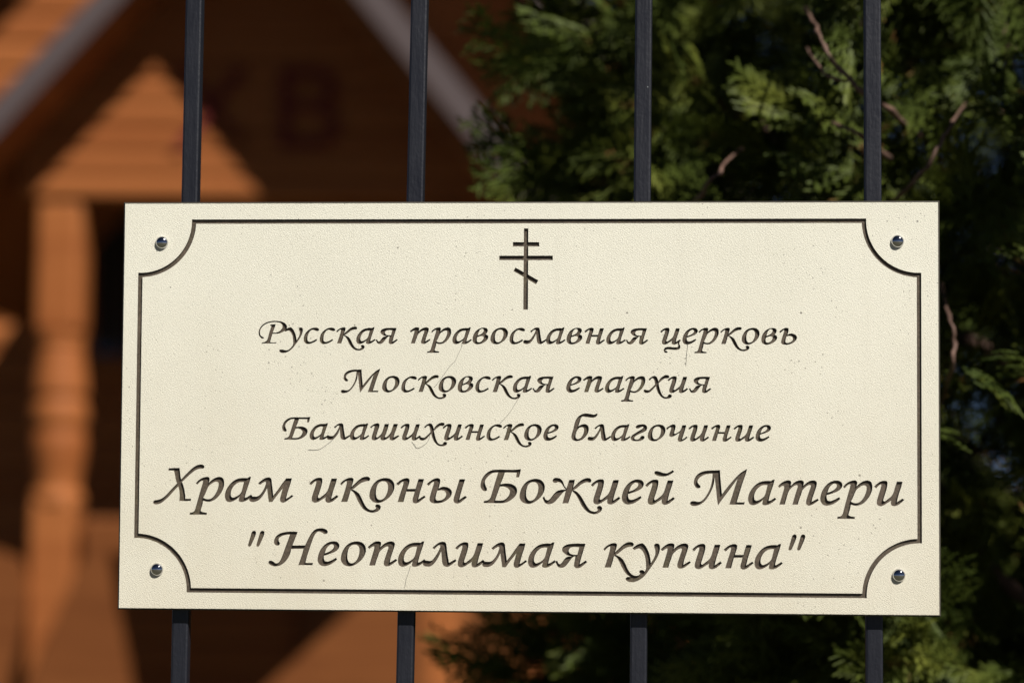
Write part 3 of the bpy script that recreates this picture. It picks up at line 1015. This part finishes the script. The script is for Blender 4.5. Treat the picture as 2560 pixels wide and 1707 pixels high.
# ------------------------------------------------------------------ thuja tree beside the porch, close behind the fence
def mat_leaf():
    M = Mat("thuja_foliage")
    v = M.mapping()
    a = M.noise(v, 7, 3, 0.6)
    c = M.ramp(a, [(0.30, (0.042, 0.064, 0.014)), (0.50, (0.088, 0.115, 0.021)), (0.68, (0.165, 0.180, 0.028))])
    b_ = M.ramp(M.noise(v, 26, 2, 0.5), [(0.62, (0, 0, 0)), (0.76, (1, 1, 1))])
    c = M.mix(M.math('MULTIPLY', b_, 0.55), c, (0.100, 0.112, 0.060))
    dry = M.ramp(M.noise(M.mapping(loc=(3, 1, 7)), 19, 2, 0.5), [(0.655, (0, 0, 0)), (0.71, (1, 1, 1))])
    c = M.mix(M.math('MULTIPLY', dry, 0.8), c, (0.20, 0.085, 0.035))
    M.color(c)
    M.rough(0.55)
    M.b.inputs["Specular IOR Level"].default_value = 0.18
    tr = M.n("ShaderNodeBsdfTranslucent")
    M.l(c, tr.inputs["Color"])
    mx = M.n("ShaderNodeMixShader")
    mx.inputs[0].default_value = 0.22
    M.l(M.b.outputs[0], mx.inputs[1])
    M.l(tr.outputs[0], mx.inputs[2])
    M.l(mx.outputs[0], M.t.nodes["Material Output"].inputs["Surface"])
    return M.m


def mat_bark():
    M = Mat("thuja_bark")
    v = M.mapping(scale=(1, 1, 0.25))
    a = M.noise(v, 60, 4, 0.6)
    M.color(M.ramp(a, [(0.3, (0.075, 0.042, 0.030)), (0.7, (0.20, 0.115, 0.085))]))
    M.rough(0.7)
    M.bump(a, 0.003, 0.6)
    return M.m


M_LEAF, M_BARK = mat_leaf(), mat_bark()


def spray_mesh(r, L):
    """one flat fan of scale-leaved twigs, growing along +x in the x,y plane; quads as (n,4,3)"""
    quads = []

    def strip(p, d, ln, w0, w1, bend, z, seg=2):
        """slender ribbon with a keel so that it has body; widest in the middle, blunt at the tip"""
        d = np.array(d, float)
        d /= np.linalg.norm(d)
        n_ = np.array([-d[1], d[0]])
        prev = None
        for i in range(seg + 1):
            t = i / seg
            c = np.array(p) + d * ln * t + n_ * bend * t * t
            w = w0 + (w1 - w0) * t
            zz = z - 0.22 * ln * t * t
            l_ = np.array([*(c + n_ * w), zz - w * 0.5])
            k_ = np.array([*c, zz + w * 0.45])
            r_ = np.array([*(c - n_ * w), zz - w * 0.5])
            if prev is not None:
                quads.append([prev[0], prev[1], k_, l_])
                quads.append([prev[1], prev[2], r_, k_])
            prev = (l_, k_, r_)

    nb = int(7 + L * 70)
    curve = r.uniform(-0.25, 0.25)
    axis = lambda t: np.array([L * t, curve * L * t * t])
    for i in range(6):
        a_, b_ = axis(i / 6), axis((i + 1) / 6)
        strip(a_, b_ - a_, np.linalg.norm(b_ - a_) * 1.05, 0.0013, 0.0013, 0, 0, 1)
    for i in range(nb):
        t = 0.10 + 0.90 * i / nb
        side = 1 if i % 2 else -1
        p = axis(t)
        bl = L * (0.14 + 0.38 * math.sin(math.pi * min(t * 0.9 + 0.12, 1.0)) * (1 - t * 0.45)) * r.uniform(0.7, 1.15)
        ang = side * math.radians(r.uniform(30, 48) * (1 - 0.25 * t)) + 2 * curve * t
        d = np.array([math.cos(ang), math.sin(ang)])
        bend = -side * bl * r.uniform(0.05, 0.25)
        tiltz = r.uniform(-0.003, 0.003)
        strip(p, d, bl, 0.0013, 0.0009, bend, tiltz, 3)
        n_ = np.array([-d[1], d[0]])
        m_ = max(int(bl / 0.0052), 2)
        for j in range(m_):
            u_ = 0.14 + 0.86 * (j + r.uniform(0, 0.5)) / m_
            q = p + d * bl * u_ + n_ * bend * u_ * u_
            s2 = 1 if j % 2 else -1
            l2 = min(0.0115, bl * 0.42) * (1.05 - 0.6 * u_) * r.uniform(0.7, 1.25) + 0.0025
            a2 = ang + s2 * math.radians(r.uniform(24, 42))
            strip(q, (math.cos(a2), math.sin(a2)), l2, 0.00140, 0.0008, 0, tiltz - 0.22 * bl * u_ * u_, 1)
    return np.array(quads)


r_ = random.Random(5)
PROTO = [spray_mesh(r_, L) for L in (0.075, 0.09, 0.105, 0.12, 0.095, 0.085, 0.11, 0.13)]


def thuja(cx, cy, rad, height, n, label, zmax=2.35):
    root = empty("thuja_tree", (cx, cy, 0), label, "tree")
    chunks = []
    def surface(ang, z):
        prof = rad * (1.0 - 0.10 * max(z - 1.4, 0) / 1.2) if z < 2.6 else rad * 0.88 * max(1 - (z - 2.6) / (height - 2.6), 0.05) ** 0.7
        prof *= 0.86 + 0.14 * min(max((z - 1.38) / 0.2, 0.0), 1.0)
        prof *= 1 + 0.06 * math.exp(-((math.degrees(ang) % 360 - 192) / 30) ** 2) * min(max((1.97 - z) / 0.10, 0.0), 1.0) * min(max((z - 1.55) / 0.12, 0.0), 1.0)
        prof *= 1 + 0.02 * math.exp(-((math.degrees(ang) % 360 - 188) / 38) ** 2) * min(max((1.62 - z) / 0.22, 0.0), 1.0)
        return prof * (1 + 0.13 * math.sin(ang * 5 + z * 4.1) + 0.10 * math.sin(ang * 11 - z * 7.3 + 1.0) + 0.06 * math.sin(z * 17 + ang * 3))

    # leafy boughs: each a clump of sprays at the end of a limb, with hollows between them
    boughs = []
    n_out = int(n * 0.5)
    while len(boughs) < n_out // 9:
        k = len(boughs)
        z = rng.uniform(0.95, zmax) if k % 7 else rng.uniform(0.15, height - 0.1)
        ang = math.radians(rng.uniform(165, 292)) if k % 5 else rng.uniform(0, 2 * math.pi)
        boughs.append((ang, z, rng.random() ** 1.4 * 0.38))
    for i in range(n):
        inner = i >= n_out
        if inner:
            z = rng.uniform(0.95, zmax) if i % 7 else rng.uniform(0.15, height - 0.1)
            ang = rng.uniform(0, 2 * math.pi)
            rr = surface(ang, z) * (1 - rng.uniform(0.38, 0.97))
            if i % 3 == 0:                                   # the skirt on the porch side is filled right out
                z = rng.uniform(1.05, 1.60)
                ang = math.radians(rng.uniform(150, 250))
                rr = surface(ang, z) * rng.uniform(0.45, 1.0)
        else:
            ang, z, dep = boughs[i % len(boughs)]
            ang = ang + rng.normal(0, 0.055)
            z = z + rng.normal(0, 0.030)
            rr = surface(ang, z) * (1 - min(max(dep + rng.normal(0, 0.05), 0), 0.6))
        p = np.array([rr * math.cos(ang), rr * math.sin(ang), z])
        outw = np.array([math.cos(ang), math.sin(ang), 0])
        # sprays reach outwards and a little up or droop, their flat sides mostly stand upright
        d = outw + np.array([0, 0, rng.uniform(-0.75, 0.85)]) + rng.normal(0, 0.42, 3)
        d /= np.linalg.norm(d)
        side = np.cross(d, np.array([0, 0, 1.0]))
        side /= max(np.linalg.norm(side), 1e-6)
        up = np.cross(side, d)
        roll = rng.uniform(-1.2, 1.2) + (math.pi / 2 if rng.random() < 0.65 else 0)
        y_ = side * math.cos(roll) + up * math.sin(roll)
        z_ = np.cross(d, y_)
        if z_[2] < 0:
            y_, z_ = -y_, -z_
        q = PROTO[int(rng.integers(len(PROTO)))] * rng.uniform(0.8, 1.25)
        w = q[..., 0:1] * d + q[..., 1:2] * y_ + q[..., 2:3] * z_ + (p - d * 0.05)
        chunks.append(w)
    Q = np.concatenate(chunks).astype(np.float32)
    nq = len(Q)
    me = bpy.data.meshes.new("crown")
    me.vertices.add(nq * 4)
    me.vertices.foreach_set("co", Q.reshape(-1))
    me.loops.add(nq * 4)
    me.loops.foreach_set("vertex_index", np.arange(nq * 4, dtype=np.int32))
    me.polygons.add(nq)
    me.polygons.foreach_set("loop_start", np.arange(0, nq * 4, 4, dtype=np.int32))
    me.update(calc_edges=True)
    obj("crown", me, M_LEAF, root)
    # trunk with limbs hidden in the crown
    bm = bmesh.new()
    pts = [(0.03 * math.sin(z * 2.0), 0.03 * math.cos(z * 1.7), z) for z in np.linspace(0, height - 0.3, 12)]
    add_tube(bm, pts, list(np.linspace(0.06, 0.008, 12)), 10)
    for i in range(46):
        z = 0.35 + i * (height - 1.0) / 46
        a_ = i * 2.4
        L = rad * 0.85 * (1 - 0.6 * z / height)
        p0 = Vector((0.03 * math.sin(z * 2), 0.03 * math.cos(z * 1.7), z))
        d = Vector((math.cos(a_), math.sin(a_), 0.5))
        add_tube(bm, [p0, p0 + d * L * 0.5, p0 + d * L + Vector((0, 0, 0.10))], [0.011, 0.007, 0.003], 6)
    from_bm("trunk", bm, M_BARK, root, True)
    return root


TREE = (0.505, 0.92)
tree = thuja(TREE[0], TREE[1], 0.56, 3.4, 4600, "dense green thuja tree with reddish twigs close behind the right side of the fence")


thuja(0.86, 2.45, 0.86, 3.8, 3400, "second thuja tree further back, a dark mass glimpsed through gaps in the front thuja", 3.0)


def twig(pts, Y, r0, r1):
    """a thin crooked branchlet; both ends run back into the crown"""
    P = [at(x, y, Y + dy) - Vector((TREE[0], TREE[1], 0)) for x, y, dy in pts]
    q = []
    for i in range(len(P) - 1):
        p0, p1, p2, p3 = P[max(i - 1, 0)], P[i], P[i + 1], P[min(i + 2, len(P) - 1)]
        for k in range(5):
            t = k / 5
            q.append(0.5 * ((2 * p1) + (p2 - p0) * t + (2 * p0 - 5 * p1 + 4 * p2 - p3) * t * t + (3 * p1 - p0 - 3 * p2 + p3) * t ** 3))
    q.append(P[-1])
    q = [p + Vector(rng.normal(0, 0.0009, 3)) for p in q]
    n = len(q)
    rad = [(r0 + (r1 - r0) * i / (n - 1)) * (1.35 if i % 5 == 0 else rng.uniform(0.85, 1.1)) for i in range(n)]
    bm = bmesh.new()
    add_tube(bm, q, rad, 8)
    from_bm("twig", bm, M_BARK, tree, True)


twig([(2125, 320, 0.3), (2045, 258, 0.06), (1985, 215, 0.0), (1930, 160, 0.0), (1895, 110, 0.0), (1878, 70, 0.02), (1850, 20, 0.15)], 0.33, 0.0026, 0.0015)
twig([(1960, 190, 0.01), (1905, 178, 0.0), (1878, 150, 0.02), (1850, 110, 0.12)], 0.33, 0.0015, 0.0009)
twig([(2010, 500, 0.25), (2070, 445, 0.05), (2130, 378, 0.0), (2165, 320, 0.0), (2186, 285, 0.02), (2215, 235, 0.14)], 0.35, 0.0022, 0.0012)
twig([(1570, 520, 0.2), (1610, 445, 0.03), (1650, 395, 0.0), (1700, 340, 0.12)], 0.40, 0.0020, 0.0012)
twig([(2040, 360, 0.12), (1975, 312, 0.0), (1930, 290, 0.01), (1880, 280, 0.10)], 0.36, 0.0024, 0.0012)
twig([(2150, 960, 0.2), (2185, 850, 0.01), (2193, 790, 0.0), (2180, 725, 0.01), (2160, 650, 0.15)], 0.37, 0.0022, 0.0012)
